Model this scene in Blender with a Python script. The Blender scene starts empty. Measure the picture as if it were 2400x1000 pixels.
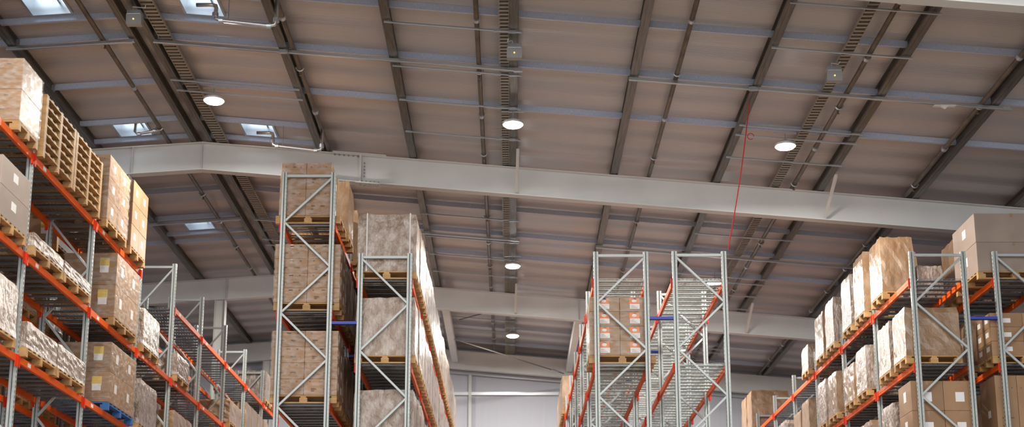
import bpy, bmesh, math, random
from mathutils import Vector, Matrix
rnd = random.Random(7)
C = bpy.context.scene.collection
F = 3333.0
TH = math.atan(777 / F)
CAMZ = 1.6            # everything is laid out relative to the lens, then lifted by this

# ---------------------------------------------------------------- materials
def mat(name, col, rough=.6, metal=0., **k):
    m = bpy.data.materials.new(name); m.use_nodes = True
    nt = m.node_tree; N = nt.nodes; L = nt.links
    b = N['Principled BSDF']
    b.inputs['Base Color'].default_value = (*col, 1)
    b.inputs['Roughness'].default_value = rough
    b.inputs['Metallic'].default_value = metal
    if 'spec' in k: b.inputs['Specular IOR Level'].default_value = k['spec']
    if 'coat' in k:
        b.inputs['Coat Weight'].default_value = k['coat']; b.inputs['Coat Roughness'].default_value = k.get('coat_rough', .15)
    tc = N.new('ShaderNodeTexCoord'); mp = N.new('ShaderNodeMapping')
    mp.inputs['Scale'].default_value = k.get('scale', (1, 1, 1))
    L.new(tc.outputs['Object'], mp.inputs['Vector'])
    if 'col2' in k:
        n = N.new('ShaderNodeTexNoise'); n.inputs['Scale'].default_value = k.get('ns', 4); n.inputs['Detail'].default_value = k.get('nd', 3)
        L.new(mp.outputs[0], n.inputs['Vector'])
        r = N.new('ShaderNodeValToRGB'); r.color_ramp.elements[0].position = k.get('r0', .35); r.color_ramp.elements[1].position = k.get('r1', .65)
        r.color_ramp.elements[0].color = (*col, 1); r.color_ramp.elements[1].color = (*k['col2'], 1)
        L.new(n.outputs['Fac'], r.inputs['Fac'])
        out = r.outputs['Color']
    else:
        rg = N.new('ShaderNodeRGB'); rg.outputs[0].default_value = (*col, 1); out = rg.outputs[0]
    if 'vary' in k:
        oi = N.new('ShaderNodeObjectInfo'); mr = N.new('ShaderNodeMapRange')
        mr.inputs['To Min'].default_value = 1 - k['vary']; mr.inputs['To Max'].default_value = 1 + k['vary']
        L.new(oi.outputs['Random'], mr.inputs['Value'])
        vm = N.new('ShaderNodeVectorMath'); vm.operation = 'SCALE'
        L.new(out, vm.inputs[0]); L.new(mr.outputs[0], vm.inputs['Scale']); out = vm.outputs[0]
    L.new(out, b.inputs['Base Color'])
    if 'bump' in k:
        n2 = N.new('ShaderNodeTexNoise'); n2.inputs['Scale'].default_value = k.get('bs', 10); n2.inputs['Detail'].default_value = k.get('bd', 3)
        mp2 = N.new('ShaderNodeMapping'); mp2.inputs['Scale'].default_value = k.get('bscale', (1, 1, 1))
        L.new(tc.outputs['Object'], mp2.inputs['Vector']); L.new(mp2.outputs[0], n2.inputs['Vector'])
        bp = N.new('ShaderNodeBump'); bp.inputs['Strength'].default_value = k['bump']; bp.inputs['Distance'].default_value = k.get('bdist', .02)
        L.new(n2.outputs['Fac'], bp.inputs['Height'])
        L.new(bp.outputs[0], b.inputs['Normal'])
        if 'coat' in k: L.new(bp.outputs[0], b.inputs['Coat Normal'])
    return m

M = {}
M['rafter'] = mat('painted_rafter', (.70, .70, .685), .45, col2=(.65, .65, .635), ns=1.2)
M['column'] = mat('painted_column', (.55, .55, .53), .5)
M['purlin'] = mat('galvanised_purlin', (.21, .19, .165), .38, .75, col2=(.13, .12, .105), ns=5, scale=(6, .4, 6))
M['tie'] = mat('spangled_tie', (.56, .62, .76), .4, .2, col2=(.42, .47, .60), ns=30, scale=(6, 1, .5), bump=.25, bs=20, bscale=(6, 1, .4))
M['strut'] = mat('zinc_strut', (.52, .55, .58), .3, .85)
M['pipe'] = mat('weathered_pipe', (.12, .10, .08), .4, .5, col2=(.20, .16, .12), ns=3)
M['silver'] = mat('silver_pipe', (.66, .68, .70), .25, .9)
M['clamp'] = mat('zinc_clamp', (.55, .58, .62), .35, .8)
M['tray'] = mat('cable_tray', (.40, .36, .30), .45, .6)
M['cable'] = mat('black_cable', (.07, .06, .05), .6)
M['white'] = mat('white_plastic', (.75, .75, .72), .4)
M['box'] = mat('grey_enclosure', (.34, .33, .32), .45, .3)
M['upright'] = mat('upright_steel', (.45, .485, .475), .42, .25, col2=(.41, .445, .435), ns=6)
M['slot'] = mat('upright_slot', (.07, .07, .07), .7)
M['brace'] = mat('brace_steel', (.44, .475, .48), .42, .25)
M['beam'] = mat('orange_beam', (.80, .115, .004), .5, 0, col2=(.66, .08, .004), ns=3, scale=(1, .5, 1), spec=.3)
M['conn'] = mat('red_connector', (.68, .035, .006), .45, spec=.3)
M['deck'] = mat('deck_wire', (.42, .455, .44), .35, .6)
M['deck_slate_shaded'] = mat('slate_shaded_deck_wire', (.17, .19, .215), .4, .6)  # slate steel decks, with the shade under stored loads put into the colour
M['blue'] = mat('blue_spacer', (.03, .055, .42), .45)
M['carton'] = mat('carton_brown', (.36, .20, .10), .55, 0, col2=(.30, .165, .08), ns=2.5, vary=.12, bump=.1, bs=5)
M['carton_pale'] = mat('carton_pale', (.34, .20, .105), .5, 0, col2=(.29, .165, .085), ns=2.5, vary=.1, bump=.1, bs=5)
M['carton_grey'] = mat('carton_grey', (.36, .28, .235), .6, 0, col2=(.31, .24, .20), ns=2.5, vary=.1)
M['tape'] = mat('brown_tape', (.33, .19, .10), .25)
M['ink'] = mat('carton_ink', (.15, .09, .05), .7)
M['label'] = mat('white_label', (.78, .76, .76), .5)
M['orange'] = mat('orange_label', (.80, .22, .055), .5)
M['yellow'] = mat('yellow_label', (.72, .50, .08), .5)
M['wood'] = mat('pallet_wood', (.50, .30, .12), .65, 0, col2=(.36, .20, .075), ns=3, scale=(1, 4, 4), vary=.15)
M['bluep'] = mat('blue_pallet_paint', (.03, .15, .42), .6)
M['wrap'] = mat('wrapped_goods', (.25, .175, .13), .3, 0, col2=(.52, .45, .41), ns=6, nd=7, scale=(1.4, 1.4, .8), r0=.42, r1=.75, vary=.12,
                coat=.7, coat_rough=.12, bump=.75, bs=14, bd=7, bscale=(1.4, 1.4, .8), bdist=.04)
M['wrap_brown'] = mat('wrapped_cartons', (.29, .17, .09), .35, 0, col2=(.42, .29, .19), ns=4, nd=5, scale=(1, 1, .7), r0=.45, r1=.75, vary=.14,
                coat=.6, coat_rough=.14, bump=.5, bs=9, bd=5, bscale=(1.2, 1.2, .8), bdist=.03)
M['strap'] = mat('white_strap', (.72, .70, .68), .4)
M['red'] = mat('red_cord', (.55, .015, .02), .5)
M['floor'] = mat('concrete_floor', (.36, .30, .25), .45, 0, col2=(.30, .25, .21), ns=.6)
M['wall'] = mat('wall_cladding', (.46, .47, .535), .5, 0, bump=.6, bs=1.0, bscale=(5, 0, .01))
M['rail'] = mat('sheeting_rail', (.62, .63, .66), .35, .5)
M['lamp_body'] = mat('lamp_housing', (.6, .6, .6), .4, .3)

def ceil_mat():
    m = mat('ceiling_liner', (.50, .455, .44), .42, 0, spec=.5)
    nt = m.node_tree; N = nt.nodes; L = nt.links; b = N['Principled BSDF']
    tc = N.new('ShaderNodeTexCoord')
    w = N.new('ShaderNodeTexWave'); w.bands_direction = 'Y'; w.inputs['Scale'].default_value = 5.5; w.inputs['Distortion'].default_value = 0
    L.new(tc.outputs['Object'], w.inputs['Vector'])
    mp = N.new('ShaderNodeMapping'); mp.inputs['Scale'].default_value = (.12, 1.6, 1); L.new(tc.outputs['Object'], mp.inputs['Vector'])
    mp3 = N.new('ShaderNodeMapping'); mp3.inputs['Scale'].default_value = (.15, 1, 0); L.new(tc.outputs['Object'], mp3.inputs['Vector'])
    n = N.new('ShaderNodeTexNoise'); n.inputs['Scale'].default_value = 1.0; n.inputs['Detail'].default_value = 3
    L.new(mp.outputs[0], n.inputs['Vector'])
    b1 = N.new('ShaderNodeBump'); b1.inputs['Strength'].default_value = .35; b1.inputs['Distance'].default_value = .010
    b2 = N.new('ShaderNodeBump'); b2.inputs['Strength'].default_value = .5; b2.inputs['Distance'].default_value = .12
    L.new(w.outputs['Fac'], b1.inputs['Height']); L.new(n.outputs['Fac'], b2.inputs['Height']); L.new(b1.outputs[0], b2.inputs['Normal'])
    w3 = N.new('ShaderNodeTexWave'); w3.bands_direction = 'Y'; w3.inputs['Scale'].default_value = .31; w3.inputs['Distortion'].default_value = .6; w3.inputs['Detail'].default_value = 1; w3.inputs['Detail Scale'].default_value = .4
    L.new(mp3.outputs[0], w3.inputs['Vector'])
    b3 = N.new('ShaderNodeBump'); b3.inputs['Strength'].default_value = .8; b3.inputs['Distance'].default_value = .085
    L.new(w3.outputs['Fac'], b3.inputs['Height']); L.new(b2.outputs[0], b3.inputs['Normal']); b2 = b3
    L.new(b2.outputs[0], b.inputs['Normal'])
    b.inputs['Anisotropic'].default_value = 0
    b.inputs['Coat Weight'].default_value = .8; b.inputs['Coat Roughness'].default_value = .16
    L.new(b2.outputs[0], b.inputs['Coat Normal'])
    return m
M['ceiling'] = ceil_mat()

def emis(name, col, s):
    m = bpy.data.materials.new(name); m.use_nodes = True; nt = m.node_tree
    nt.nodes.clear(); o = nt.nodes.new('ShaderNodeOutputMaterial'); e = nt.nodes.new('ShaderNodeEmission')
    e.inputs[0].default_value = (*col, 1); e.inputs[1].default_value = s; nt.links.new(e.outputs[0], o.inputs[0]); return m
M['glow'] = emis('lamp_glow', (1, .97, .88), 22)
M['led'] = emis('indicator_led', (1., .75, .2), 1.2)

def film_mat():
    m = bpy.data.materials.new('stretch_film'); m.use_nodes = True; nt = m.node_tree; N = nt.nodes; L = nt.links; N.clear()
    o = N.new('ShaderNodeOutputMaterial'); mx = N.new('ShaderNodeMixShader'); t = N.new('ShaderNodeBsdfTransparent')
    p = N.new('ShaderNodeBsdfPrincipled'); p.inputs['Base Color'].default_value = (.8, .78, .76, 1); p.inputs['Roughness'].default_value = .16
    tc = N.new('ShaderNodeTexCoord'); n = N.new('ShaderNodeTexNoise'); n.inputs['Scale'].default_value = 7; n.inputs['Detail'].default_value = 5
    mp = N.new('ShaderNodeMapping'); mp.inputs['Scale'].default_value = (1, 1, 2.2); mp.inputs['Rotation'].default_value = (0, .25, 0)
    L.new(tc.outputs['Object'], mp.inputs[0]); L.new(mp.outputs[0], n.inputs['Vector'])
    bp = N.new('ShaderNodeBump'); bp.inputs['Strength'].default_value = .8; bp.inputs['Distance'].default_value = .03
    L.new(n.outputs['Fac'], bp.inputs['Height']); L.new(bp.outputs[0], p.inputs['Normal'])
    r = N.new('ShaderNodeMapRange'); r.inputs['From Min'].default_value = .4; r.inputs['From Max'].default_value = .75
    r.inputs['To Min'].default_value = .02; r.inputs['To Max'].default_value = .36
    L.new(n.outputs['Fac'], r.inputs['Value']); L.new(r.outputs[0], mx.inputs[0])
    L.new(t.outputs[0], mx.inputs[1]); L.new(p.outputs[0], mx.inputs[2]); L.new(mx.outputs[0], o.inputs[0]); return m
M['film'] = film_mat()
def pane_mat():
    m = bpy.data.materials.new('rooflight_pane'); m.use_nodes = True; nt = m.node_tree; N = nt.nodes; L = nt.links; N.clear()
    o = N.new('ShaderNodeOutputMaterial'); mx = N.new('ShaderNodeMixShader'); t = N.new('ShaderNodeBsdfTransparent'); d = N.new('ShaderNodeBsdfTranslucent')
    t.inputs[0].default_value = (.9, .96, 1, 1); d.inputs[0].default_value = (.85, .9, .95, 1); mx.inputs[0].default_value = .4
    L.new(t.outputs[0], mx.inputs[1]); L.new(d.outputs[0], mx.inputs[2]); L.new(mx.outputs[0], o.inputs[0]); return m
M['pane'] = pane_mat()

# ---------------------------------------------------------------- mesh helpers
class MB:
    def __init__(s): s.v = []; s.f = []; s.mi = []
    def add(s, vs, fs, mi=0):
        n = len(s.v); s.v += [tuple(a) for a in vs]; s.f += [tuple(n + i for i in f) for f in fs]; s.mi += [mi] * len(fs); return s
    def box(s, x0, x1, y0, y1, z0, z1, mi=0):
        return s.add([(x0, y0, z0), (x1, y0, z0), (x1, y1, z0), (x0, y1, z0), (x0, y0, z1), (x1, y0, z1), (x1, y1, z1), (x0, y1, z1)],
                     [(0, 3, 2, 1), (4, 5, 6, 7), (0, 1, 5, 4), (1, 2, 6, 5), (2, 3, 7, 6), (3, 0, 4, 7)], mi)
    def bar(s, p, q, w, h, up=(0, 0, 1), mi=0):
        p, q, up = Vector(p), Vector(q), Vector(up); d = (q - p).normalized()
        a = d.cross(up).normalized() * w / 2; b = a.cross(d).normalized() * h / 2
        return s.add([p - a - b, p + a - b, p + a + b, p - a + b, q - a - b, q + a - b, q + a + b, q - a + b],
                     [(0, 3, 2, 1), (4, 5, 6, 7), (0, 1, 5, 4), (1, 2, 6, 5), (2, 3, 7, 6), (3, 0, 4, 7)], mi)
    def tube(s, pts, r, n=10, mi=0, caps=True):
        pts = [Vector(p) for p in pts]; rings = []; ref = None
        for i, p in enumerate(pts):
            d = (pts[min(i + 1, len(pts) - 1)] - pts[max(i - 1, 0)]).normalized()
            if ref is None: ref = Vector((0, 0, 1)) if abs(d.z) < .9 else Vector((1, 0, 0))
            a = d.cross(ref).normalized(); b = a.cross(d).normalized(); ref = b
            rr = r[i] if isinstance(r, (list, tuple)) else r
            rings.append([p + a * rr * math.cos(2 * math.pi * k / n) + b * rr * math.sin(2 * math.pi * k / n) for k in range(n)])
        vs = [v for g in rings for v in g]; fs = []
        for i in range(len(pts) - 1):
            for k in range(n): fs.append((i * n + k, i * n + (k + 1) % n, (i + 1) * n + (k + 1) % n, (i + 1) * n + k))
        if caps: fs += [tuple(range(n))[::-1], tuple((len(pts) - 1) * n + k for k in range(n))]
        return s.add(vs, fs, mi)
    def mesh(s, name, mats, org=(0, 0, 0), smooth=False, bevel=0):
        me = bpy.data.meshes.new(name); ox, oy, oz = org
        me.from_pydata([(a - ox, b - oy, c - oz) for a, b, c in s.v], [], s.f); me.validate()
        for m_ in (mats if isinstance(mats, (list, tuple)) else [mats]): me.materials.append(m_)
        for p, i in zip(me.polygons, s.mi): p.material_index = i
        if bevel:
            bm = bmesh.new(); bm.from_mesh(me)
            bmesh.ops.bevel(bm, geom=bm.edges[:], offset=bevel, segments=2, affect='EDGES', profile=.5); bm.to_mesh(me); bm.free()
        if smooth:
            for p in me.polygons: p.use_smooth = True
        return me
    def build(s, name, mats, parent=None, smooth=False, bevel=0, org=None):
        if org is None:
            if parent is not None: org = worldloc(parent)
            else:
                xs = [v[0] for v in s.v]; ys = [v[1] for v in s.v]; zs = [v[2] for v in s.v]
                org = ((min(xs) + max(xs)) / 2, (min(ys) + max(ys)) / 2, min(zs))
        o = bpy.data.objects.new(name, s.mesh(name, mats, org, smooth, bevel)); C.objects.link(o)
        if parent is not None:
            o.parent = parent; pw = worldloc(parent); o.location = (org[0] - pw[0], org[1] - pw[1], org[2] - pw[2])
        else: o.location = org
        return o
def worldloc(o):
    l = Vector((0, 0, 0))
    while o is not None: l += Vector(o.location); o = o.parent
    return tuple(l)
def tag(o, label=None, cat=None, group=None, kind=None):
    if label: o['label'] = label
    if cat: o['category'] = cat
    if group: o['group'] = group
    if kind: o['kind'] = kind
    return o
def thing(name, label, cat, loc, group=None):
    o = bpy.data.objects.new(name, None); C.objects.link(o); o.location = loc; o.empty_display_size = .1
    return tag(o, label, cat, group)
def struct(o): o['kind'] = 'structure'; return o
def inst(name, me, loc, parent=None):
    o = bpy.data.objects.new(name, me); C.objects.link(o); o.location = loc
    if parent is not None: o.parent = parent
    return o
def copy_tree(o, parent=None):
    c = o.copy(); C.objects.link(c)
    if parent is not None: c.parent = parent
    for ch in list(o.children): copy_tree(ch, c)
    return c
ORD = ['first', 'second', 'third', 'fourth', 'fifth', 'sixth', 'seventh', 'eighth', 'ninth', 'tenth', 'eleventh', 'twelfth', 'thirteenth', 'fourteenth', 'fifteenth', 'sixteenth', 'seventeenth', 'eighteenth', 'nineteenth', 'twentieth', 'last']

# ---------------------------------------------------------------- building shell
RX = -6.7
def zb(x): return 10.57 - (.085 * (x - RX) if x > RX else .07 * (RX - x))      # underside of the rafters
DP = .63                                                                       # rafter depth
RAFT = [19.0, 29.1, 39.6, 47.7]
XL, XR, YB, YE = -30., 30., -14., 48.4
SKY = [22.75, 28.55, 35.2]
SKX = [(-8.45, -7.75), (-5.75, -5.05)]
ROOF = DP + .232
PURL = [-13.3, -11.2, -9.05, -6.88, -6.54, -4.14, -2.14, .03, 2.2, 4.4, 6.62, 8.65, 10.8, 13.0]

struct(MB().box(XL, XR, YB, YE + .5, -CAMZ - .2, -CAMZ).build('floor', M['floor']))
xs = sorted({XL, RX, XR, *[a for p in SKX for a in p]}); ys = sorted({YB, YE, *[a for s_ in SKY for a in (s_ - .35, s_ + .35)]})
m = MB()
for i in range(len(xs) - 1):
    for j in range(len(ys) - 1):
        xm = (xs[i] + xs[i + 1]) / 2; ym = (ys[j] + ys[j + 1]) / 2
        if any(a < xm < b for a, b in SKX) and any(abs(ym - s_) < .35 for s_ in SKY): continue
        za, zc_ = zb(xs[i]) + ROOF, zb(xs[i + 1]) + ROOF
        x0, x1, y0, y1 = xs[i], xs[i + 1], ys[j], ys[j + 1]
        m.add([(x0, y0, za), (x1, y0, zc_), (x1, y1, zc_), (x0, y1, za), (x0, y0, za + .12), (x1, y0, zc_ + .12), (x1, y1, zc_ + .12), (x0, y1, za + .12)],
              [(0, 3, 2, 1), (4, 5, 6, 7), (0, 1, 5, 4), (1, 2, 6, 5), (2, 3, 7, 6), (3, 0, 4, 7)])
struct(m.build('ceiling', M['ceiling'], org=(0, 0, 0)))
m = MB(); pts = [(XL, -CAMZ), (XR, -CAMZ), (XR, zb(XR) + ROOF), (RX, zb(RX) + ROOF), (XL, zb(XL) + ROOF)]
m.add([(x, YE, z) for x, z in pts] + [(x, YE + .2, z) for x, z in pts], [(0, 1, 2, 3, 4), (9, 8, 7, 6, 5)] + [(i, i + 5, (i + 1) % 5 + 5, (i + 1) % 5) for i in range(5)])
struct(m.build('wall_end', M['wall'], org=(0, YE, 0)))
for nm, xw, sg in (('wall_left', XL, -1), ('wall_right', XR, 1)):
    struct(MB().box(min(xw, xw + .2 * sg), max(xw, xw + .2 * sg), YB, YE, -CAMZ, zb(xw) + ROOF).build(nm, M['wall']))
k = 0
for s_ in SKY:
    for (a, b) in SKX:
        k += 1; m = MB(); za = lambda x: zb(x) + ROOF
        for (p, q) in [((a, s_ - .35), (b, s_ - .35)), ((a, s_ + .35), (b, s_ + .35)), ((a, s_ - .35), (a, s_ + .35)), ((b, s_ - .35), (b, s_ + .35))]:
            m.bar((p[0], p[1], za(p[0]) + .13), (q[0], q[1], za(q[0]) + .13), .04, .34)
        fr = struct(m.build('window_%d' % k, M['strut']))
        mm = MB(); c_ = .5 * (a + b)
        mm.bar((c_ + .12, s_ - .33, za(c_) + .2), (c_ + .12, s_ + .33, za(c_) + .2), .035, .05)
        mm.bar((a, s_ + .05, za(a) + .2), (b, s_ + .05, za(b) + .2), .035, .05)
        mm.build('glazing_bar', M['strut'], fr)
        MB().add([(a, s_ - .35, za(a) + .29), (b, s_ - .35, za(b) + .29), (b, s_ + .35, za(b) + .29), (a, s_ + .35, za(a) + .29)], [(0, 1, 2, 3)]).build('pane', M['pane'], fr)

# portal rafters -------------------------------------------------
RN = ['pale grey roof rafter crossing the top right corner of the view', 'pale grey steel roof rafter sweeping right across the middle, bolted at its splice',
      'pale grey steel roof rafter in the middle distance behind the bare racks', 'dull grey end rafter just before the pale far wall']
for ri, Y in enumerate(RAFT):
    root = thing('portal_rafter', RN[ri], 'beam', (RX, Y, zb(RX)), 'roof rafters')
    w = .11; t = .018
    for (nm, lo, hi, hw) in (('web', t, DP - t, .008), ('bottom_flange', 0, t, w), ('top_flange', DP - t, DP, w)):
        m = MB(); X = [XL + .05, RX, XR - .05]; vs = []
        for x in X:
            for (dy, dz) in ((-hw, lo), (hw, lo), (hw, hi), (-hw, hi)): vs.append((x, Y + dy, zb(x) + dz))
        fs = [(0, 1, 2, 3), (11, 10, 9, 8)]
        for i in (0, 1):
            for k in range(4): fs.append((i * 4 + k, (i + 1) * 4 + k, (i + 1) * 4 + (k + 1) % 4, i * 4 + (k + 1) % 4))
        m.add(vs, fs); m.build(nm, M['rafter'], root)
    for sx in (RX, -8.2, 1.9 if ri == 2 else 14.):
        MB().box(sx - .006, sx + .006, Y - w + .01, Y + w - .01, zb(sx) + t, zb(sx) + DP - t).build('stiffener', M['rafter'], root)
    if ri == 1:
        x = -3.27
        MB().box(x - .02, x + .02, Y - w - .01, Y + w + .01, zb(x) - .02, zb(x) + DP + .02).build('splice_plate', M['rafter'], root)
        MB().bar((x - .6, Y, zb(x - .6) + DP + .012), (x + .55, Y, zb(x + .55) + DP + .012), .28, .022).build('splice_plate', M['rafter'], root)
        MB().bar((x - .1, Y, zb(x - .1) - .012), (x + .42, Y, zb(x + .42) - .012), .28, .022).build('splice_plate', M['rafter'], root)
        m = MB()
        for i in range(5): m.tube([(x + .08, Y - .035, zb(x) + .16 + i * .075), (x + .08, Y - .005, zb(x) + .16 + i * .075)], .018, 6)
        for i in range(6): m.tube([(x - .56 + i * .1, Y - .07, zb(x - .56 + i * .1) + DP - .05), (x - .56 + i * .1, Y - .07, zb(x - .56 + i * .1) + DP - .016)], .02, 6)
        for i in range(5): m.tube([(x + .04 + i * .09, Y - .09, zb(x + i * .09) + .04), (x + .04 + i * .09, Y - .09, zb(x + i * .09) + .016)], .015, 6)
        for i in range(5):
            for dy in (-.07, .0): m.tube([(x + .0 + i * .09, Y + dy, zb(x + i * .09) - .045), (x + .0 + i * .09, Y + dy, zb(x + i * .09) - .02)], .013, 6)
        m.build('splice_bolts', M['box'], root)['kind'] = 'stuff'
for yc, lb in ((29.1, 'grey steel column between the left racks under the nearest full rafter'), (39.6, 'grey steel column rising between the left racks to the middle distance rafter'), (47.7, 'grey steel column between the left racks at the end rafter')):
    root = thing('steel_column', lb, 'column', (-8.38, yc, -CAMZ)); z1 = zb(-8.55) - .003
    m = MB(); m.box(-8.53, -8.515, yc - .13, yc + .13, -CAMZ + .02, z1); m.box(-8.245, -8.23, yc - .13, yc + .13, -CAMZ + .02, z1); m.box(-8.515, -8.245, yc - .006, yc + .006, -CAMZ + .02, z1)
    m.build('shaft', M['column'], root)
    MB().box(-8.57, -8.19, yc - .17, yc + .17, -CAMZ, -CAMZ + .02).build('base_plate', M['column'], root)
for sx in (-1.95, 1.95):
    m = MB().bar((sx, RAFT[2] + .13, zb(sx) + .30), (sx, RAFT[3] - .13, zb(sx) + .30), .22, .22)
    tag(m.build('bracing_strut', M['rafter'], bevel=.02), 'beige hollow strut in the last roof bay, %s the most distant lamp' % ('left of' if sx < 0 else 'right of'), 'beam')
for p, q, lb in (((-1.6, 41.9, 10.45), (.2, 40.2, 10.5), 'thin dark brace rod slanting to the middle rafter, left of the distant lamp'),
                 ((-1.8, 43.0, 10.1), (1.75, 47.0, 9.85), 'long thin brace rod slanting down towards the far end rafter')):
    root = thing('brace_rod', lb, 'rod', p, 'roof brace rods')
    MB().tube([p, q], .014, 6).build('rod', M['cable'], root)
    v = Vector(q) - Vector(p); a_ = Vector(p) + v * .88
    MB().tube([a_, a_ + v * .06], .04, 8).build('turnbuckle', M['clamp'], root)

# purlins --------------------------------------------------------
PN = ['hidden beyond the left racks', 'far out over the left racks', 'over the near left rack', 'forming the left half of the ridge pair', 'forming the right half of the ridge pair',
      'over the aisle left of the tallest rack', 'over the tall rack left of the central lamps', 'directly over the central row of lamps', 'between the central lamps and the red cord',
      'that the red cord hangs from', 'right of the right-hand lamp row', 'over the right-hand racks', 'over the far right racks', 'beyond the far right racks']
for i, x in enumerate(PURL):
    if i in (0, 13): continue
    z0 = zb(x) + DP + .014; y0, y1 = 6., 48.2; root = thing('purlin', 'dark galvanised roof purlin ' + PN[i], 'purlin', (x, (y0 + y1) / 2, z0), 'roof purlins')
    sg = 1 if i != 3 else -1; fw = .075 if i not in (3, 4) else .06
    MB().box(x - .004, x + .004, y0, y1, z0 + .004, z0 + .205).build('web', M['purlin'], root)
    m = MB(); m.box(x - fw, x + fw, y0, y1, z0, z0 + .004); m.box(x + sg * fw - .003, x + sg * fw + .003, y0, y1, z0, z0 + .025)
    m.box(x - sg * fw - .003, x - sg * fw + .003, y0, y1, z0, z0 + .025)
    m.box(x - .02, x + .02, y0, y1, z0 - .006, z0)
    m.build('bottom_flange', M['purlin'], root)
    MB().box(x - .06, x + .06, y0, y1, z0 + .2, z0 + .206).build('top_flange', M['purlin'], root)

# tie strips between purlins -------------------------------------
TY = [(22.0, 'foremost tie row'), (24.0, 'tie row by the junction boxes'), (26.05, 'tie row by the nearest lamps'), (32.35, 'shaded tie row past the long rafter'),
      (34.35, 'tie row before the second lamps'), (36.3, 'tie row after the second lamps'), (42.1, 'tie row before the last lamps'), (44.3, 'tie row after the last lamps'), (46.6, 'tie row by the far wall')]
GN = ['over the left racks', 'left of the ridge', 'within the ridge', 'right of the ridge', 'over the tallest rack', 'left of the central lamps', 'right of the central lamps', 'before the red cord purlin', 'beside the right-hand lamps', 'over the right-hand racks', 'over the far right racks']
for y, rn in TY:
    for gi in range(1, 12):
        if gi == 3: continue
        a, b = PURL[gi] + .012, PURL[gi + 1] - .012
        if y > 41 and (a > 7 or b < -4): continue
        za, zc_ = zb(a) + DP + .102, zb(b) + DP + .102
        root = thing('tie_strip', 'galvanised strip %s, %s' % (GN[gi - 1], rn), 'tie', (a, y, za), 'roof tie strips')
        m = MB(); m.add([(a, y, za), (b, y, zc_), (b, y, zc_ + .115), (a, y, za + .115), (a, y + .004, za), (b, y + .004, zc_), (b, y + .004, zc_ + .115), (a, y + .004, za + .115)],
              [(0, 1, 2, 3), (7, 6, 5, 4), (0, 4, 5, 1), (3, 2, 6, 7), (0, 3, 7, 4), (1, 5, 6, 2)])
        m.bar((a, y + .02, za), (b, y + .02, zc_), .04, .004)
        m.build('web', M['tie'], root)
        MB().box(a, a + .07, y - .006, y - .001, za - .05, za + .11).build('cleat', M['clamp'], root)
for s_ in SKY:
    for (a, b, sd) in ((PURL[2] + .012, PURL[3] - .012, 'left'), (PURL[4] + .012, PURL[5] - .012, 'right')):
        for dy in (-.62, .42):
            y = s_ + dy; za, zc_ = zb(a) + DP + .103, zb(b) + DP + .103
            m = MB(); m.bar((a, y, za + .05), (b, y, zc_ + .05), .008, .10); m.bar((a, y + .03, za), (b, y + .03, zc_), .05, .006)
            tag(m.build('rooflight_trimmer', M['tie']), 'bright steel trimmer %s the %s rooflight %s of the ridge' % ('before' if dy < 0 else 'behind', ['nearest', 'middle', 'distant'][SKY.index(s_)], sd), 'trimmer', 'rooflight trimmers')

# struts slung under the purlins ---------------------------------
def strut(x0, x1, y, r, label, clips=()):
    z = lambda x: zb(x) + DP - .006 - r - .002
    root = thing('support_strut', label, 'strut', (x0, y, z(x0)), 'support struts under the purlins')
    MB().bar((x0, y, z(x0)), (x1, y, z(x1)), 2 * r, 2 * r).build('channel', M['strut'], root, bevel=.003)
    for c_ in clips: MB().box(c_ - .06, c_ + .06, y - r - .006, y + r + .006, z(c_) - r - .006, z(c_) + r + .001).build('clip', M['clamp'], root)
    return root
CP = [(-2.18, .17, 'across the central cable tray'), (4.36, 6.72, 'across the right-hand cable tray'), (-6.6, -4.1, 'across the left cable tray')]
for oy, bn in ((0, 'first'), (10.35, 'second'), (18.6, 'last')):
    for (a, b, nm), YS in zip(CP, ([22.33, 24.12, 25.7, 27.35], [20.5, 22.15, 25.62, 26.12, 27.35], [25.62, 26.12])):
        for yi, y in enumerate(YS):
            if y + oy > 47: continue
            if a < -6 and oy > 12: continue
            c1 = a + (b - a) * .93
            strut(a, b, y + oy, .016, 'thin zinc strut %s, %s one in the %s bay' % (nm, ORD[yi], bn), clips=(c1, a + (b - a) * .82) if a > -3 and a < 0 else ())
    if oy < 15:
        for a, b, nm in ((-9.15, -6.84, 'left of the ridge'), (-6.5, -4.05, 'right of the ridge'), (-4.04, .19, 'between the ridge and the central lamps'), (2.1, 4.42, 'left of the red cord purlin'), (4.43, 8.95, 'under the right-hand boxes')):
            strut(a, b, 23.86 + oy, .028, 'thick zinc strut %s in the %s bay' % (nm, bn), clips=(b - .1,))
# white detector on the far right strut
x = 7.75; r_ = thing('beam_detector', 'small cream detector fixed under the thick strut at upper right', 'detector', (x, 23.86, zb(x) + DP - .1))
MB().box(x - .2, x + .2, 23.82, 23.9, zb(x) + DP - .085, zb(x) + DP - .066).build('mounting_plate', M['white'], r_)
MB().add([(x - .07, 23.83, zb(x) + DP - .085), (x + .07, 23.83, zb(x) + DP - .085), (x + .07, 23.89, zb(x) + DP - .085), (x - .07, 23.89, zb(x) + DP - .085), (x, 23.86, zb(x) + DP - .14)], [(0, 1, 2, 3), (0, 4, 1), (1, 4, 2), (2, 4, 3), (3, 4, 0)]).build('sensor', M['white'], r_)

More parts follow.
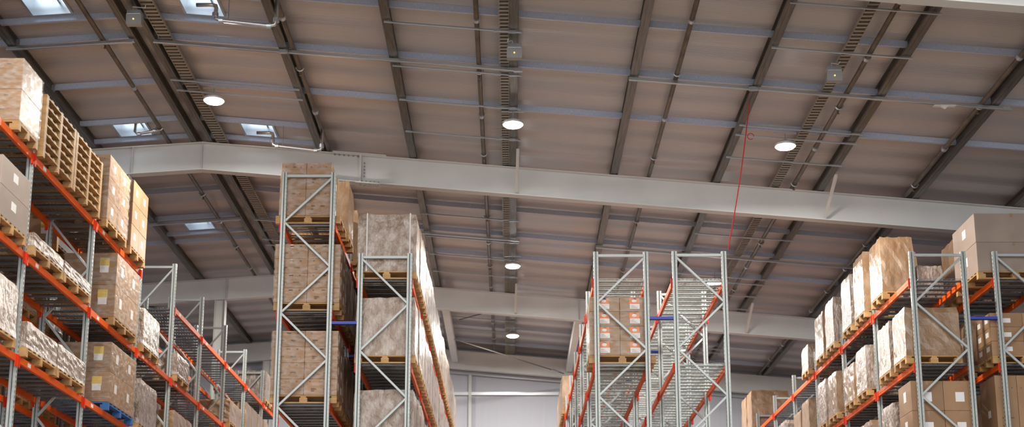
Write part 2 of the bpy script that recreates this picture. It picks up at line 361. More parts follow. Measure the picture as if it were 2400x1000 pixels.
# sprinkler pipes ------------------------------------------------
SP = [(-7.43, .043, 'left of the ridge'), (-3.965, .044, 'just right of the purlin over the left aisle'), (-.6, .043, 'left of the central cable tray'), (2.95, .043, 'between the central lamps and the red cord'),
      (6.03, .044, 'right of the right-hand cable tray'), (8.44, .044, 'beside the purlin over the right-hand racks')]
for i, (x, r, nm) in enumerate(SP):
    z = zb(x) + DP + .053
    root = thing('sprinkler_pipe', 'dark brown sprinkler pipe ' + nm, 'pipe', (x, 27, z), 'roof sprinkler pipes')
    MB().tube([(x, 6, z), (x, 47.9, z)], r, 12).build('pipe', M['pipe'], root, smooth=True)
    off = [.3, 1.1, .6, .0, .9, .4][i]
    for k in range(13):
        y = 19.4 + off + k * 2.12
        if y > 46: break
        if min(abs(y - q) for q in RAFT) < .3: y += .45
        m = MB()
        if k % 2: m.tube([(x, y - .05, z), (x, y + .05, z)], r + .018, 12)
        else:
            m.tube([(x + (r + .02) * math.cos(t_), y, z + (r + .02) * math.sin(t_)) for t_ in [math.pi * (1 + j / 8) for j in range(9)]], .014, 6)
            m.bar((x - r - .04, y, z), (x - r - .015, y, z), .03, .03); m.bar((x + r + .015, y, z), (x + r + .04, y, z), .03, .03)
        m.build('coupling' if k % 2 else 'hanger', M['clamp'], root)
        if k % 2 == 0:
            m = MB(); m.tube([(x, y + .12, z - r), (x, y + .12, z - r - .05)], .012, 6); m.tube([(x, y + .12, z - r - .05), (x, y + .12, z - r - .06)], .028, 8)
            m.build('sprinkler_head', M['pipe'], root)
# silver drain loops
for s_, nm in ((SKY[1], 'by the middle rooflight above the long rafter'), (SKY[0], 'at the top edge of the view')):
    y = s_ - .88; x1, x0 = -3.93, -4.95; z1 = zb(x1) + .16; z0 = zb(x0) + .17
    root = thing('silver_branch_pipe', 'shiny silver branch pipe with elbows ' + nm, 'pipe', (x0, y, z0), 'silver branch pipes')
    p = [(x0 - .35, y + .1, z0 + .33), (x0 - .08, y + .1, z0 + .33), (x0 - .02, y + .09, z0 + .31), (x0, y + .05, z0 + .25), (x0, y, z0 + .10), (x0 + .02, y, z0 + .03), (x0 + .10, y, z0), (x1 - .12, y, z1), (x1 - .03, y, z1 + .02), (x1, y, z1 + .10), (x1, y + .02, zb(x1) + DP - .005)]
    MB().tube(p, .034, 12).build('pipe', M['silver'], root, smooth=True)
    for (q, d) in ((6, 1), (7, -1), (4, 0), (9, 0)):
        a = Vector(p[q]); v = Vector((.035, 0, 0)) if q in (6, 7) else Vector((0, 0, .035))
        MB().tube([a - v, a + v], .052, 10).build('coupling', M['clamp'], root)
    MB().tube([(x0 + .22, y, z0 - .02), (x0 + .22, y, zb(x0 + .22) + DP - .003)], .008, 6).build('hanger_rod', M['clamp'], root)

x1, x0 = -7.48, -7.95; y = 28.2; z1 = zb(x1) + .62; z0 = zb(x0) + .58
root = thing('silver_branch_pipe', 'short silver branch pipe below the rooflight left of the ridge', 'pipe', (x0, y, z0), 'silver branch pipes')
MB().tube([(x0, y + .1, z0 + .3), (x0, y + .02, z0 + .22), (x0, y, z0 + .06), (x0 + .05, y, z0), (x1 - .05, y, z1), (x1 + .03, y + .03, z1 + .03)], .032, 12).build('pipe', M['silver'], root, smooth=True)
for a in ((x0 + .09, y, z0), (x1 - .06, y, z1)): MB().tube([Vector(a) - Vector((.03, 0, 0)), Vector(a) + Vector((.03, 0, 0))], .05, 10).build('coupling', M['clamp'], root)
# cable trays ----------------------------------------------------
for (xa, xb, nm) in ((-.225, -.055, 'beside the central lamps'), (5.56, 5.74, 'through the right-hand lamp row'), (-6.38, -6.15, 'along the right side of the ridge')):
    xm = (xa + xb) / 2; z = zb(xm) + DP + .014
    root = thing('cable_tray', 'perforated ladder cable tray running ' + nm, 'cable tray', (xm, 27, z), 'cable trays')
    for x in (xa, xb): MB().box(x - .004, x + .004, 8, 47.9, z, z + .06).build('side_rail', M['tray'], root)
    m = MB(); y = 8.
    while y < 47.9: m.box(xa, xb, y, y + .055, z + .006, z + .012); y += .135
    m.build('rungs', M['tray'], root)['kind'] = 'stuff'
    MB().bar((xm, 8, z + .03), (xm, 47.9, z + .03), (xb - xa) * .75, .03).build('cable_bundle', M['cable'], root)
# junction boxes -------------------------------------------------
for (x, y, nm) in ((.04, 22.75, 'over the central row, hanging beside the cable tray'), (5.5, 22.65, 'at upper right, under the right-hand cable tray'), (-6.5, 22.6, 'at upper left, under the ridge purlins')):
    z = zb(x) + .30; root = thing('junction_box', 'grey electrical box with tiny amber light ' + nm, 'junction box', (x, y, z), 'ceiling junction boxes')
    m = MB(); m.add([(x - .13, y - .09, z + .17), (x + .13, y - .09, z + .17), (x + .13, y + .09, z + .17), (x - .13, y + .09, z + .17), (x - .13, y - .06, z), (x + .13, y - .06, z), (x + .13, y + .06, z), (x - .13, y + .06, z)],
                     [(0, 1, 2, 3), (7, 6, 5, 4), (4, 5, 1, 0), (5, 6, 2, 1), (6, 7, 3, 2), (7, 4, 0, 3)]); m.build('enclosure', M['box'], root)
    MB().box(x - .12, x + .12, y - .1, y + .1, z + .17, z + .25).build('lid', M['clamp'], root, bevel=.006)
    MB().tube([(x - .05, y, z + .25), (x - .05, y, zb(x) + DP - .01)], .012, 6).build('hanging_rod', M['clamp'], root)
    MB().tube([(x, y - .083, z + .08), (x, y - .095, z + .08)], .014, 8).build('indicator_light', M['led'], root)
    sx = -1 if x < 5 else 1; ex = {0: -.06, 1: 5.6, 2: -6.3}[0 if abs(x) < 1 else (1 if x > 1 else 2)]
    MB().tube([(x - .02, y - .02, z + .25), (x - .04, y - .03, z + .33), (ex - .02, y - .05, z + .30), (ex, y - .1, zb(x) + DP)], .009, 6).build('white_lead', M['white'], root)

# lamps ----------------------------------------------------------
lamp0 = None
def lamp(x, y, label):
    global lamp0
    z = zb(x) + .30; drop = DP - .04 - .30
    if lamp0 is None:
        root = thing('high_bay_lamp', label, 'lamp', (x, y, z), 'round high bay lamps')
        m = MB(); m.tube([(x, y, z + .012), (x, y, z + .05), (x, y, z + .09), (x, y, z + .13)], [.205, .21, .15, .08], 32); m.build('housing', M['lamp_body'], root, smooth=False)
        m = MB(); m.tube([(x, y, z - .03), (x, y, z - .012), (x, y, z + .011)], [.12, .17, .19], 32); m.build('diffuser', M['glow'], root, smooth=False)
        MB().tube([(x, y, z + .13), (x, y, z + drop)], .014, 8).build('hanging_rod', M['clamp'], root)
        MB().bar((x - .22, y, z + drop - .01), (x + .22, y, z + drop - .01), .04, .02).build('bracket', M['clamp'], root)
        lamp0 = root
    else:
        root = copy_tree(lamp0); root.location = (x, y, z); root['label'] = label
    ld = bpy.data.lights.new('lamp_light', 'AREA'); ld.shape = 'DISK'; ld.size = .38; ld.energy = LAMP_W; ld.color = (1, .96, .88)
    lo = bpy.data.objects.new('lamp_light', ld); C.objects.link(lo); lo.parent = root; lo.location = (0, 0, -.04)
LAMP_W = 210
LN = {0.02: 'over the central aisle', 5.26: 'over the right-hand aisle', -5.78: 'over the left aisle'}
for x in (.02, 5.26, -5.78):
    for y, nm in ((25.8, 'nearest bright round lamp'), (35.6, 'round lamp just past the long rafter'), (43.45, 'most distant round lamp'), (16., 'round lamp out of view ahead'), (6., 'round lamp behind the viewpoint')):
        if y < 20: nm = nm
        lamp(x, y, nm + ' ' + LN[x])

# fly braces -----------------------------------------------------
for Y, nm in ((29.1, 'long near rafter'), (39.6, 'middle distance rafter')):
    for x, n2 in ((.1, 'by the central lamps'), (6.68, 'near the right-hand cable tray')):
        m = MB().bar((x + .02, Y - 1.25, zb(x) + DP - .02), (x, Y - .12, zb(x) + .05), .06, .006); m.bar((x + .05, Y - 1.25, zb(x) + DP - .05), (x + .03, Y - .12, zb(x) + .05), .006, .05)
        tag(m.build('fly_brace', M['rafter']), 'pale angled brace from purlin down to the %s %s' % (nm, n2), 'brace', 'rafter fly braces')

# red cord -------------------------------------------------------
m = MB(); P0 = Vector((4.38, 24.55, zb(4.38) + DP - .01)); P1 = Vector((3.98, 25.12, 7.60))
m.tube([P0.lerp(P1, t_) + Vector((.03 * math.sin(t_ * 3.1), 0, -.0)) for t_ in [i / 16 for i in range(17)]], .011, 6)
r_ = tag(m.build('red_cord', M['red']), 'thin red cord hanging from a roof purlin to the empty rack frame', 'cord')
MB().tube([(4.38 + .06 * math.cos(a) + .06, 24.9, 9.72 + .06 * math.sin(a)) for a in [i * .6 for i in range(10)]], .008, 6).build('loop', M['red'], r_)

# end wall rails
for i, (z, nm) in enumerate(((9.42, 'bright level rail on the far end wall'), (8.0, 'lower level rail on the far end wall'))):
    tag(MB().box(-20, 22, YE - .1, YE, z - .06, z + .06).build('wall_rail', M['rail'], bevel=.01), nm, 'rail')
tag(MB().box(-1.5, -1.4, YE - .16, YE - .1, -CAMZ, zb(-1.4) - .02).build('wall_post', M['column']), 'slim grey upright post on the far end wall', 'post')
m = MB().bar((-20, RAFT[3] - .2, zb(-6) - .3), (-20.001, RAFT[3], 0), .01, .01) if False else None
tag(MB().bar((-4, YE - .14, zb(-4) + .02), (16, YE - .14, zb(16) + .02), .12, .16).build('verge_rail', M['rail'], bevel=.01), 'pale sloping rail along the head of the far end wall', 'rail')

# ---------------------------------------------------------------- racking
UW, UD = .09, .07
def upright_mesh(h):
    m = MB()
    m.box(-.045, -.008, -.035, .035, 0, h); m.box(.008, .045, -.035, .035, 0, h); m.box(-.008, .008, -.015, .035, 0, h, 1)
    # slots in the two aisle faces
    z = .1 + (h - .1) % .075
    z = max(z, h - 7.)
    while z < h - .03:
        m.box(-.0462, -.0448, -.012, .012, z, z + .04, 1); m.box(.0448, .0462, -.012, .012, z, z + .04, 1)
        m.box(.022, .032, -.0358, -.0348, z, z + .03, 2); z += .075
    return m.mesh('upright', [M['upright'], M['slot'], M['box']])
def conn_mesh(sx):
    m = MB(); m.box(-.012, .012, 0, .055, -.15, .03); m.box(-.03, .012, .0, .008, -.15, .03); return m.mesh('beam_connector', M['conn'])
BC = {}
def rack(key, label, x0, x1, ys, levels, top, face, lean0='R', stickers=False, skip=(), zlow=2.3, spacers=None):
    """ys: frame positions, levels: deck heights, skip: (bay, level) left out"""
    root = thing('pallet_rack', label, 'rack', ((x0 + x1) / 2, ys[0], -CAMZ), 'pallet racks')
    cx = (x0 + x1) / 2; h = top + CAMZ
    if ('u', round(h, 2)) not in BC: BC[('u', round(h, 2))] = upright_mesh(h)
    um = BC[('u', round(h, 2))]
    rz = lambda z: z + CAMZ
    # one frame with its uprights and braces, then copies
    fr = bpy.data.objects.new('upright_frame', None); C.objects.link(fr); fr.parent = root; fr.location = (0, 0, 0)
    ux = (x1 - x0) / 2 - UW / 2
    for s_ in (-1, 1):
        inst('upright', um, (s_ * ux, 0, 0), fr)
        o = MB().box(-.07, .07, -.06, .06, 0, .008).mesh('foot_plate', M['upright']) if ('fp') not in BC else BC['fp']; BC['fp'] = o
    bx = ux - .03; z = rz(top) - .07; sd = 1 if lean0 == 'R' else -1
    MB().box(-bx, bx, -.02, .02, z - .025, z + .025).build('brace', M['brace'], fr, bevel=.004, org=worldloc(fr)) if False else None
    me = MB().box(-bx, bx, -.02, .02, -.025, .025).mesh('brace', M['brace'], bevel=.004); inst('brace', me, (0, 0, z), fr)
    z -= .03
    pitch = .87
    mdict = {}
    while z > rz(zlow):
        if sd not in mdict: mdict[sd] = MB().bar((sd * bx, 0, 0), (-sd * bx, 0, -pitch + .03), .04, .04, up=(0, 1, 0)).mesh('brace', M['brace'], bevel=.004)
        inst('brace', mdict[sd], (0, (.004 if sd > 0 else -.004), z - .01), fr); z -= pitch; sd = -sd
    for i, y in enumerate(ys[1:]):
        c_ = copy_tree(fr, root); c_.location = (0, y - ys[0], 0)
    # beams, decks
    for bi in range(len(ys) - 1):
        L_ = ys[bi + 1] - ys[bi] - UD; kk = round(L_, 3); W = x1 - x0
        if ('b', kk) not in BC:
            m = MB(); m.box(-.025, .025, 0, L_, -.055, .055); m.box(-.028, -.022, 0.0, L_, -.012, .012); BC[('b', kk)] = m.mesh('beam', M['beam'], bevel=.004)
        if ('c', 1) not in BC: BC[('c', 1)] = conn_mesh(1)
        dk = 'deck' if key in 'CD' else 'deck_slate_shaded'
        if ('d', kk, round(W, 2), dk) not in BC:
            m = MB(); w2 = W / 2 - .056; n = max(8, int(L_ / .3))
            for j in range(n):
                y = (j + .5) * L_ / n; m.box(-w2, w2, y - .05, y + .05, -.03, -.012)
                for s_ in (-1, 1): m.bar((s_ * w2, y, -.02), (s_ * (w2 + .05), y - .05, -.0045), .03, .006)
            n = 12
            for j in range(n):
                x = -w2 + (j + .5) * 2 * w2 / n; m.box(x - .0022, x + .0022, 0, L_, -.012, -.006)
            y = .05
            while y < L_: m.box(-w2 - .03, w2 + .03, y - .0022, y + .0022, -.006, 0.); y += .1
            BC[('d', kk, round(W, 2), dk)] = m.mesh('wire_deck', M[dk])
        for li, z in enumerate(levels):
            if (bi, li) in skip: continue
            y0 = ys[bi] - ys[0] + UD / 2
            for s_ in (-1, 1):
                if ('B', kk, s_, stickers) not in BC:
                    b = bpy.data.objects.new('beam', BC[('b', kk)]); C.objects.link(b); b.parent = root; b.location = (s_ * (W / 2 - .025), y0, rz(z) - .055)
                    for (yy, ry) in ((0, 0), (L_, math.pi)):
                        c_ = inst('beam_connector', BC[('c', 1)], (s_ * .028, yy, .022), b)
                        c_.rotation_euler = (0, 0, 0 if yy == 0 else math.pi)
                    if stickers and s_ == face:
                        m = MB(); m.box(s_ * .0255 - .0008, s_ * .0255 + .0008, .42, .56, -.03, .03); c_ = inst('sticker', BC.setdefault('stk', m.mesh('sticker', M['label'])), (0, 0, 0), b)
                    BC[('B', kk, s_, stickers)] = b
                else:
                    b = copy_tree(BC[('B', kk, s_, stickers)], root); b.location = (s_ * (W / 2 - .025), y0, rz(z) - .055)
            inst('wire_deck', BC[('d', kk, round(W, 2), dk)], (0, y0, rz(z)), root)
    return root
g25 = [25.2 + 2.8 * i for i in range(8)]
LV = [7.08, 5.49, 3.92]; LA = [8.15, 6.48, 4.75]; LE = [7.72, 6.15, 4.58, 3.01]
rack('A', 'tallest pale steel pallet rack, left of centre, stacked with brown cartons', -4.29, -3.29, g25, LA, 9.12, 1, 'R')
rack('B', 'pallet rack packed with shrink-wrapped loads beside the central aisle', -2.83, -1.84, g25, LV, 7.54, 1, 'L')
rack('C', 'pallet rack holding the cartons with orange labels, right of the central aisle', 1.50, 2.51, g25, LV, 7.57, -1, 'R')
rack('D', 'empty pallet rack that the red cord drops to', 2.95, 3.95, g25, LV, 7.58, 1, 'L')
gE = [17.2, 20.5, 23.8, 26.95, 29.8, 32.6, 35.4, 38.2, 41.0, 43.8]
rack('E', 'long pallet rack on the left with orange beams facing the aisle', -8.14, -7.3, gE, LE, 8.68, 1, 'R', stickers=True, skip=((3, 0),), zlow=1.6)
rack('F', 'pallet rack standing back to back behind the long left rack', -9.5, -8.62, gE, LE, 8.68, 1, 'L', skip=((0, 0),), zlow=1.6)
gR = g25
rack('R', 'pallet rack on the right with a sloping line of wrapped loads facing the aisle', 7.32, 8.36, gR, LV, 7.58, -1, 'R')
rack('S', 'pallet rack at the right edge carrying big cartons', 8.86, 9.88, gR, LV, 7.58, -1, 'L')
# blue row spacers
for (xa, xb, z, nm) in ((-3.29, -2.83, 6.22, 'the tallest rack and the shrink-wrapped one'), (2.51, 2.95, 6.31, 'the orange label rack and the empty rack'), (8.36, 8.86, 6.31, 'the two right-hand racks')):
    for i, y in enumerate(g25[:5]):
        m = MB(); m.box(xa, xb, y - .03, y + .03, z - .028, z - .022); m.box(xa, xb, y - .03, y - .024, z - .028, z + .028); m.box(xa, xb, y + .024, y + .03, z - .028, z + .028)
        tag(m.build('row_spacer', M['blue']), 'blue steel spacer bridging %s at their %s frame' % (nm, ORD[i]), 'spacer', 'blue row spacers')

# ---------------------------------------------------------------- pallets and loads
PC = {}
def pallet(x0, y0, z, lx, ly, label, blue=False, flip=False):
    """lx by ly, boards run along X"""
    key = (round(lx, 2), round(ly, 2), blue)
    if key not in PC:
        r = thing('pallet', '', 'pallet', (0, 0, 0), 'wooden pallets'); w = M['bluep'] if blue else M['wood']
        m = MB(); n = 7
        for i in range(n):
            y = i * (ly - .1) / (n - 1); m.box(-lx / 2, lx / 2, -ly / 2 + y, -ly / 2 + y + .1, .122, .144)
        for x in (-lx / 2, -.05, lx / 2 - .1): m.box(x, x + .1, -ly / 2, ly / 2, .1, .1215)
        m.build('top_deck', w, r)
        for i in range(3):
            m = MB(); y = -ly / 2 + (0, ly / 2 - .05, ly - .1)[i]
            for x in (-lx / 2, -.07, lx / 2 - .14): m.box(x, x + .14, y, y + .1, .022, .0995)
            m.box(-lx / 2, lx / 2, y, y + .1, 0, .0215); m.build('skid', w, r)
        PC[key] = r; o = r
    else: o = copy_tree(PC[key])
    o.location = (x0 + lx / 2, y0 + ly / 2, z + .001); o['label'] = label; return o

CM = {}
def carton_proto(w, d, h, style, face):
    """style: plain, print, orange, yellow, pale, grey; face: side (+1 / -1) that looks on the aisle"""
    key = (round(w, 3), round(d, 3), round(h, 3), style, face)
    if key in CM: return CM[key]
    base = {'pale': 'carton_pale', 'grey': 'carton_grey', 'yellow': 'carton', 'plain': 'carton', 'print': 'carton', 'orange': 'carton_pale', 'paper': 'carton_pale'}[style]
    o = bpy.data.objects.new('carton', MB().box(-w / 2, w / 2, -d / 2, d / 2, 0, h).mesh('carton', M[base], bevel=.006)); C.objects.link(o)
    e = .0012
    def patch(name, m_, x0, x1, z0, z1, lift=e):     # on the front face
        return inst(name, MB().box(x0, x1, -d / 2 - lift, -d / 2 + .001, z0, z1).mesh(name, M[m_]), (0, 0, 0), o)
    def side(name, m_, y0, y1, z0, z1, lift=e):
        a, b = (w / 2 - .001, w / 2 + lift) if face > 0 else (-w / 2 - lift, -w / 2 + .001)
        return inst(name, MB().box(a, b, y0, y1, z0, z1).mesh(name, M[m_]), (0, 0, 0), o)
    mt = MB(); mt.box(-w / 2 + .004, w / 2 - .004, -.025, .025, h - .0005, h + .0008); mt.box(-.025, .025, -d / 2 - e, -d / 2 + .001, h - .07, h - .006)
    inst('tape', mt.mesh('tape', M['tape']), (0, 0, 0), o)
    if style in ('print', 'plain', 'pale'):
        mt = MB()
        for (a, z, l) in ((-.34, .80, .05), (-.05, .80, .12), (.25, .80, .06), (-.28, .34, .16), (.08, .34, .18), (-.28, .22, .09)):
            mt.box(a * w, (a + l) * w, -d / 2 - e, -d / 2 + .001, z * h, z * h + .028 * (1 if style == 'print' else .7))
        if style != 'plain': inst('printed_mark', mt.mesh('printed_mark', M['ink']), (0, 0, 0), o)
        side('label', 'label', -.09, .05, h * .4, h * .4 + .13)
    if style == 'orange':
        patch('orange_label', 'orange', -.10, .08, h * .52, h * .92)
        mt = MB(); n = 16; c_ = (-.01, h * .73); vs = [(c_[0] + .045 * math.cos(2 * math.pi * k / n), -d / 2 - e - .0008, c_[1] + .028 * math.sin(2 * math.pi * k / n)) for k in range(n)]
        vs += [(a, -d / 2, b) for a, _, b in vs]; mt.add(vs, [tuple(range(n))] + [(k, k + n, (k + 1) % n + n, (k + 1) % n) for k in range(n)]); inst('logo', mt.mesh('logo', M['label']), (0, 0, 0), o)
        patch('label', 'label', -.09, .09, h * .18, h * .52, e + .0004)
        mt = MB()
        for i in range(3): mt.box(-.07, .05 - .03 * i, -d / 2 - e - .001, -d / 2, h * (.24 + .08 * i), h * (.26 + .08 * i))
        inst('printed_mark', mt.mesh('printed_mark', M['ink']), (0, 0, 0), o)
        side('label', 'label', -.07, .07, h * .3, h * .75)
    if style == 'yellow':
        patch('yellow_label', 'yellow', .17, .35, h * .55, h * .85); patch('label', 'label', .18, .34, h * .38, h * .60, e + .0006)
        mt = MB(); mt.box(-.42 * w, .42 * w, -d / 2 - e, -d / 2 + .001, h * .12, h * .15); inst('printed_mark', mt.mesh('printed_mark', M['ink']), (0, 0, 0), o)
        side('label', 'label', -.08, .08, h * .4, h * .7)
    if style == 'paper':
        patch('label', 'label', -.08, .08, h * .3, h * .62); side('label', 'label', -.08, .08, h * .4, h * .75)
    if style == 'grey': side('label', 'label', -.12, .08, h * .45, h * .75)
    CM[key] = o; o['used'] = 0
    return o
ncart = 0
def cartons(x0, x1, y0, y1, z, h, nx, ny, nz, style, face, where, gp):
    """only cartons with a face on the aisle or towards the viewpoint"""
    global ncart
    w, d, hh = (x1 - x0) / nx, (y1 - y0) / ny, h / nz
    for iz in range(nz):
        for iy in range(ny):
            for ix in range(nx):
                outer = nx - 1 if face > 0 else 0
                if iy and ix != outer: continue
                p = carton_proto(w - .006, d - .006, hh - .0025, style, face)
                if p.get('used', 0) == 0: o = p; p['used'] = 1
                else: o = copy_tree(p)
                o.location = (x0 + (ix + .5) * w, y0 + (iy + .5) * d, z + iz * hh + .0012)
                o.rotation_euler = (0, 0, rnd.uniform(-.004, .004))
                col = 'single' if nx == 1 else (['left', 'right'][ix] if nx == 2 else ['left', 'middle', 'right'][min(ix, 2)])
                row = ['bottom', 'second', 'third', 'fourth', 'fifth'][iz] if nz > 1 and iz < nz - 1 else 'top'
                dep = '' if iy == 0 else ', one back'
                kind = {'orange': 'orange-and-white labelled carton', 'yellow': 'yellow-labelled carton', 'print': 'printed brown carton', 'plain': 'plain brown carton', 'pale': 'pale brown carton', 'grey': 'greyish carton', 'paper': 'white-labelled carton'}[style]
                tag(o, '%s, %s row %s%s, %s' % (kind, row, col, dep, where), 'carton', gp); ncart += 1
    for o in CM.values():
        pass
def film(x0, x1, y0, y1, z, h, where):
    m = MB(); e = .012
    m.add([(x0 - e, y0 - e, z), (x1 + e, y0 - e, z), (x1 + e, y1 + e, z), (x0 - e, y1 + e, z), (x0 - e, y0 - e, z + h), (x1 + e, y0 - e, z + h), (x1 + e, y1 + e, z + h), (x0 - e, y1 + e, z + h)],
          [(0, 1, 5, 4), (1, 2, 6, 5), (2, 3, 7, 6), (3, 0, 4, 7)])
    o = m.build('stretch_film', M['film']); tag(o, 'clear stretch film around the cartons ' + where, 'film'); return o
WC = {}
def wrapped(x0, x1, y0, y1, z, h, where, brown=False, straps=False, top=None):
    w, d = x1 - x0, y1 - y0; key = (round(w, 2), round(d, 2), round(h, 2), brown, rnd.randint(0, 2))
    if key not in WC:
        bm = bmesh.new(); bmesh.ops.create_cube(bm, size=1.)
        for v in bm.verts: v.co = Vector((v.co.x * w, v.co.y * d, (v.co.z + .5) * h))
        bmesh.ops.subdivide_edges(bm, edges=bm.edges[:], cuts=7, use_grid_fill=True)
        for v in bm.verts:
            cx = 1 - abs(v.co.x) / (w / 2); cy = 1 - abs(v.co.y) / (d / 2); t_ = min(1, v.co.z / h)
            j = lambda: rnd.uniform(-.012, .012)
            s_ = 1 - .015 * rnd.random() - .035 * max(0, t_ - .85) / .15
            if v.co.z > .01: v.co.x = v.co.x * s_ - abs(j()) * (1 if v.co.x > 0 else -1); v.co.y = v.co.y * s_ - abs(j()) * (1 if v.co.y > 0 else -1)
            if t_ > .99: v.co.z -= rnd.uniform(0, .03)
        me = bpy.data.meshes.new('wrapped_load'); bm.to_mesh(me); bm.free(); me.materials.append(M['wrap_brown' if brown else 'wrap'])
        WC[key] = me
    o = bpy.data.objects.new('wrapped_load', WC[key]); C.objects.link(o); o.location = ((x0 + x1) / 2, (y0 + y1) / 2, z + .001)
    tag(o, ('brown cartons under tight clear film, ' if brown else 'load under whitish stretch wrap, ') + where, 'wrapped load', 'stretch-wrapped loads')
    if straps:
        for sx in (x0 + w * .16, x1 - w * .12): MB().box(sx - .012, sx + .012, y0 - .006, y0 + .003, z + .0, z + h + .004).build('strap', M['strap'], o)
        for sx in (x0 + w * .16, x1 - w * .12): MB().box(sx - .012, sx + .012, y0 - .006, y1, z + h - .002, z + h + .004).build('strap', M['strap'], o)
    return o
PH = .146
ROWN = {'A': 'tallest rack', 'B': 'shrink-wrap rack', 'C': 'orange-label rack', 'E': 'long left rack', 'F': 'rear left rack', 'R': 'right aisle rack', 'S': 'right edge rack', 'D': 'empty rack'}
def slot(i): return 25.2 + 2.8 * (i // 3) + .07 + (i % 3) * .905      # three pallets to a bay
LEVN = ['top', 'second', 'third', 'fourth']
cnt = {}
def load(row, lev, x0, x1, y0, y1, h, kind, face, n=(2, 1, 2), style='plain', base=None, blue=False, px=None, filmed=False, straps=False):
    z = base
    c = cnt.get((row, lev), 0); cnt[(row, lev)] = c + 1
    where = '%s load in, %s shelf, %s' % (ORD[c], LEVN[lev], ROWN[row])
    pa, pb = px or (x0, x1)
    pallet(pa, y0, z, pb - pa, y1 - y0, '%s pallet under the %s' % ('blue painted' if blue else 'pale wooden', where), blue)
    z += PH
    if kind == 'w': wrapped(x0, x1, y0, y1, z, h, where, straps=straps)
    elif kind == 'b': wrapped(x0, x1, y0, y1, z, h, where, brown=True)
    else:
        cartons(x0, x1, y0, y1, z, h, *n, style, face, where, 'cartons ' + where)
        if filmed: film(x0, x1, y0, y1, z + .01, h - .02, where)

# A: tall rack
load('A', 0, -4.33, -3.38, 25.27, 26.25, 1.05, 'c', 1, (2, 2, 2), 'print', LA[0], px=(-4.4, -3.2), filmed=True)
for i in range(14):
    y = slot(i + 1) + (.12 if i == 0 else 0)
    if i == 0: y = 26.4
    if i == 1: continue
    load('A', 0, -4.35, -3.17, y, y + .84, [1.1, .98, 1.06, .85][i % 4], 'b', 1, base=LA[0])
for lev, h in ((1, 1.12), (2, 1.2)):
    load('A', lev, -4.38, -3.17, 25.27, 26.11, h, 'c', 1, (2, 2, 4), 'print', LA[lev], filmed=True)
    for i in range(13):
        y = slot(i + 1); load('A', lev, -4.36, -3.2, y, y + .84, 1.05 + .1 * (i % 2), 'b', 1, base=LA[lev])
# B: wrapped rack
for lev, hs in ((0, 1.12), (1, 1.1), (2, .95)):
    for i in range(20):
        y = slot(i)
        if i == 0: load('B', lev, -2.87, -1.76, y, y + .86, hs + (.0 if lev else .0), 'w', 1, base=LV[lev], straps=(lev == 0))
        else: load('B', lev, -2.9, -1.74, y, y + .86, hs + .06 * ((i * 7) % 3 - 1), 'w', 1, base=LV[lev])
# C: orange label cartons
load('C', 1, 1.42, 2.53, 25.28, 26.1, 1.1, 'c', -1, (2, 1, 4), 'orange', LV[1], px=(1.40, 2.62), filmed=True)
for i in range(5):
    y = slot(i + 15); load('C', 0, 1.4, 2.5, y, y + .84, .95 + .12 * (i % 2), 'b', -1, base=LV[0])
for i in range(5):
    y = slot(i + 16); load('C', 1, 1.4, 2.5, y, y + .84, .95, 'b', -1, base=LV[1])
# E: left rack
load('E', 0, -8.2, -7.2, 19.5, 20.36, .98, 'c', 1, (1, 1, 2), 'pale', LE[0], filmed=True)
load('E', 0, -8.2, -7.2, 24.1, 25.45, 1.2, 'c', 1, (2, 2, 3), 'pale', LE[0], filmed=True)
load('E', 0, -8.2, -7.2, 25.72, 26.82, 1.3, 'c', 1, (2, 2, 3), 'pale', LE[0])
load('E', 1, -8.2, -7.2, 19.0, 20.2, .86, 'c', 1, (1, 1, 2), 'grey', LE[1])
for i, (a, b) in enumerate(((20.6, 22.05), (22.1, 23.55))):
    load('E', 1, -8.15, -7.22, a, b, .22, 'w', 1, base=LE[1]); load('E', 2, -8.15, -7.22, a, b, .42, 'w', 1, base=LE[2])
load('E', 1, -8.2, -7.22, 25.0, 26.6, 1.2, 'c', 1, (1, 2, 2), 'yellow', LE[1], filmed=True)
load('E', 2, -8.2, -7.2, 18.6, 20.1, .8, 'w', 1, base=LE[2])
load('E', 2, -8.2, -7.22, 25.0, 26.7, 1.1, 'c', 1, (1, 2, 2), 'yellow', LE[2], blue=True, filmed=True)
load('E', 1, -8.15, -7.25, 27.2, 28.5, .75, 'w', 1, base=LE[1])
load('E', 2, -8.15, -7.25, 27.2, 28.6, .9, 'w', 1, base=LE[2])
load('E', 1, -8.15, -7.25, 30.1, 31.3, .5, 'w', 1, base=LE[1])
load('E', 2, -8.15, -7.25, 30.1, 31.9, .8, 'b', 1, base=LE[2])
load('E', 2, -8.15, -7.25, 33.1, 34.9, .8, 'w', 1, base=LE[2])
load('E', 1, -8.15, -7.25, 36.0, 37.6, .6, 'b', 1, base=LE[1])
for i in range(3): load('E', 0, -8.2, -7.25, 41.07 + i * .9, 41.9 + i * .9, .85, 'w', 1, base=LE[0])
for i in range(4): load('E', 1, -8.2, -7.25, 38.27 + i * .9 + (i // 3) * .1, 39.1 + i * .9 + (i // 3) * .1, .95, 'b', 1, base=LE[1])
# pallets piled on the top shelf
for s_ in range(2):
    for k in range(7):
        pallet(-8.35, 20.6 + s_ * 1.56, LE[0] + k * .1455, 1.15, 1.53, 'empty wooden pallet, %s from the bottom of the %s pile on the long left rack' % (ORD[k], ['nearer', 'further'][s_]))
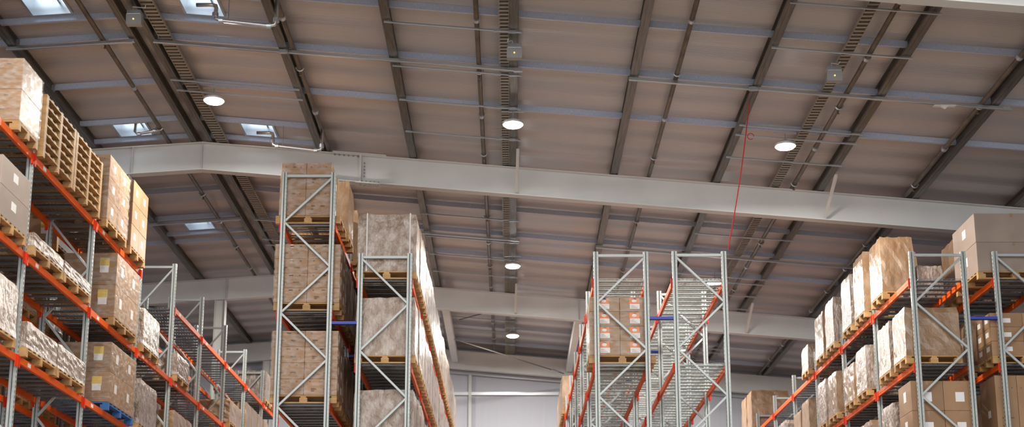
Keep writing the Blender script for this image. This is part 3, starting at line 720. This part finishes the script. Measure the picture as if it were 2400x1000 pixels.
# F: rack behind
load('F', 0, -9.55, -8.55, 22.0, 23.0, 1.0, 'c', 1, (1, 1, 2), 'plain', LE[0])
load('F', 0, -9.55, -8.55, 25.6, 26.8, 1.5, 'c', 1, (1, 1, 3), 'yellow', LE[0])
for lev in (1, 2):
    for y, k_ in ((17.6, 'b'), (18.8, 'w'), (20.8, 'b'), (22.6, 'w'), (24.1, 'b'), (25.6, 'b'), (27.3, 'w'), (30.2, 'b'), (31.3, 'w'), (33., 'b'), (36., 'w')):
        load('F', lev, -9.52, -8.6, y, y + .88, .7 + .3 * ((int(y * 3)) % 2), k_, 1, base=LE[lev])
# R: right-hand rack
rt = [(26.7, 27.6, 1.12, 'b'), (28.15, 29.0, 1.25, 'b'), (29.3, 30.15, 1.12, 'w'), (30.95, 31.8, 1.05, 'w'), (32.05, 32.95, 1.0, 'b'), (33.8, 34.6, .62, 'w')]
load('R', 0, 7.2, 7.86, 26.7, 27.6, 1.12, 'b', -1, base=LV[0]); load('R', 0, 7.9, 8.42, 26.75, 27.55, .55, 'w', -1, base=LV[0])
for a, b, h, k_ in rt[1:]: load('R', 0, 7.2, 8.35, a, b, h, k_, -1, base=LV[0])
for a in (42.1, 43.1, 45.2, 46.2): 
    if a < 44.5: load('R', 0, 7.2, 8.35, a, a + .9, 1.1, 'b', -1, base=LV[0])
load('R', 1, 7.18, 8.2, 25.28, 26.14, .92, 'b', -1, base=LV[1])
for a, h, k_ in ((26.45, .95, 'w'), (28.3, .92, 'w'), (29.4, .8, 'b'), (31.0, .95, 'b'), (32.1, 1.0, 'w'), (34.0, .9, 'b'), (35.0, .8, 'b'), (37.0, .9, 'w')):
    load('R', 1, 7.2, 8.3, a, a + .88, h, k_, -1, base=LV[1])
load('R', 2, 7.22, 8.4, 25.28, 26.12, 1.1, 'c', -1, (2, 1, 2), 'paper', LV[2])
for a, h, k_ in ((26.5, .95, 'w'), (28.3, .92, 'b'), (29.4, .8, 'w')): load('R', 2, 7.2, 8.3, a, a + .88, h, k_, -1, base=LV[2])
# S: right edge
load('S', 0, 8.60, 10.0, 25.27, 26.6, 1.12, 'c', -1, (1, 1, 2), 'grey', LV[0])
load('S', 0, 8.75, 9.95, 27.0, 27.9, 1.2, 'b', -1, base=LV[0])
load('S', 1, 8.75, 9.95, 25.28, 26.12, .8, 'c', -1, (2, 2, 3), 'paper', LV[1])
load('S', 1, 8.75, 9.95, 26.6, 27.5, 1.0, 'b', -1, base=LV[1])
load('S', 2, 8.75, 9.95, 25.28, 26.12, 1.2, 'c', -1, (3, 1, 1), 'pale', LV[2])
load('S', 2, 8.75, 9.95, 26.6, 27.5, 1.1, 'b', -1, base=LV[2])
for o in list(bpy.data.objects):
    if 'used' in o.keys(): del o['used']

# ---------------------------------------------------------------- light and camera
w = bpy.data.worlds.new('daylight'); bpy.context.scene.world = w; w.use_nodes = True
bg = w.node_tree.nodes['Background']; bg.inputs[0].default_value = (.90, .95, 1.0, 1); bg.inputs[1].default_value = 2.5

cd = bpy.data.cameras.new('camera'); cam = bpy.data.objects.new('camera', cd); C.objects.link(cam)
cd.sensor_fit = 'HORIZONTAL'; cd.sensor_width = 36; cd.lens = F / 2400 * 36; cd.shift_y = 300 / 2400
cd.clip_start = .1; cd.clip_end = 500
cam.location = (0, 0, 0); cam.rotation_euler = (math.pi / 2 + TH, 0, 0)
cd.dof.use_dof = True; cd.dof.focus_distance = 27.0; cd.dof.aperture_fstop = 1.1
bpy.context.scene.camera = cam
for o in C.objects:
    if o.parent is None: o.location.z += CAMZ
sc = bpy.context.scene
sc.view_settings.view_transform = 'Standard'; sc.view_settings.look = 'None'; sc.view_settings.exposure = .15; sc.view_settings.gamma = 1
sc.view_settings.use_curve_mapping = False
sc.cycles.use_denoising = True; sc.cycles.max_bounces = 7; sc.cycles.transparent_max_bounces = 8; sc.cycles.sample_clamp_indirect = 6
print('CARTONS', ncart, 'OBJECTS', len(bpy.data.objects))
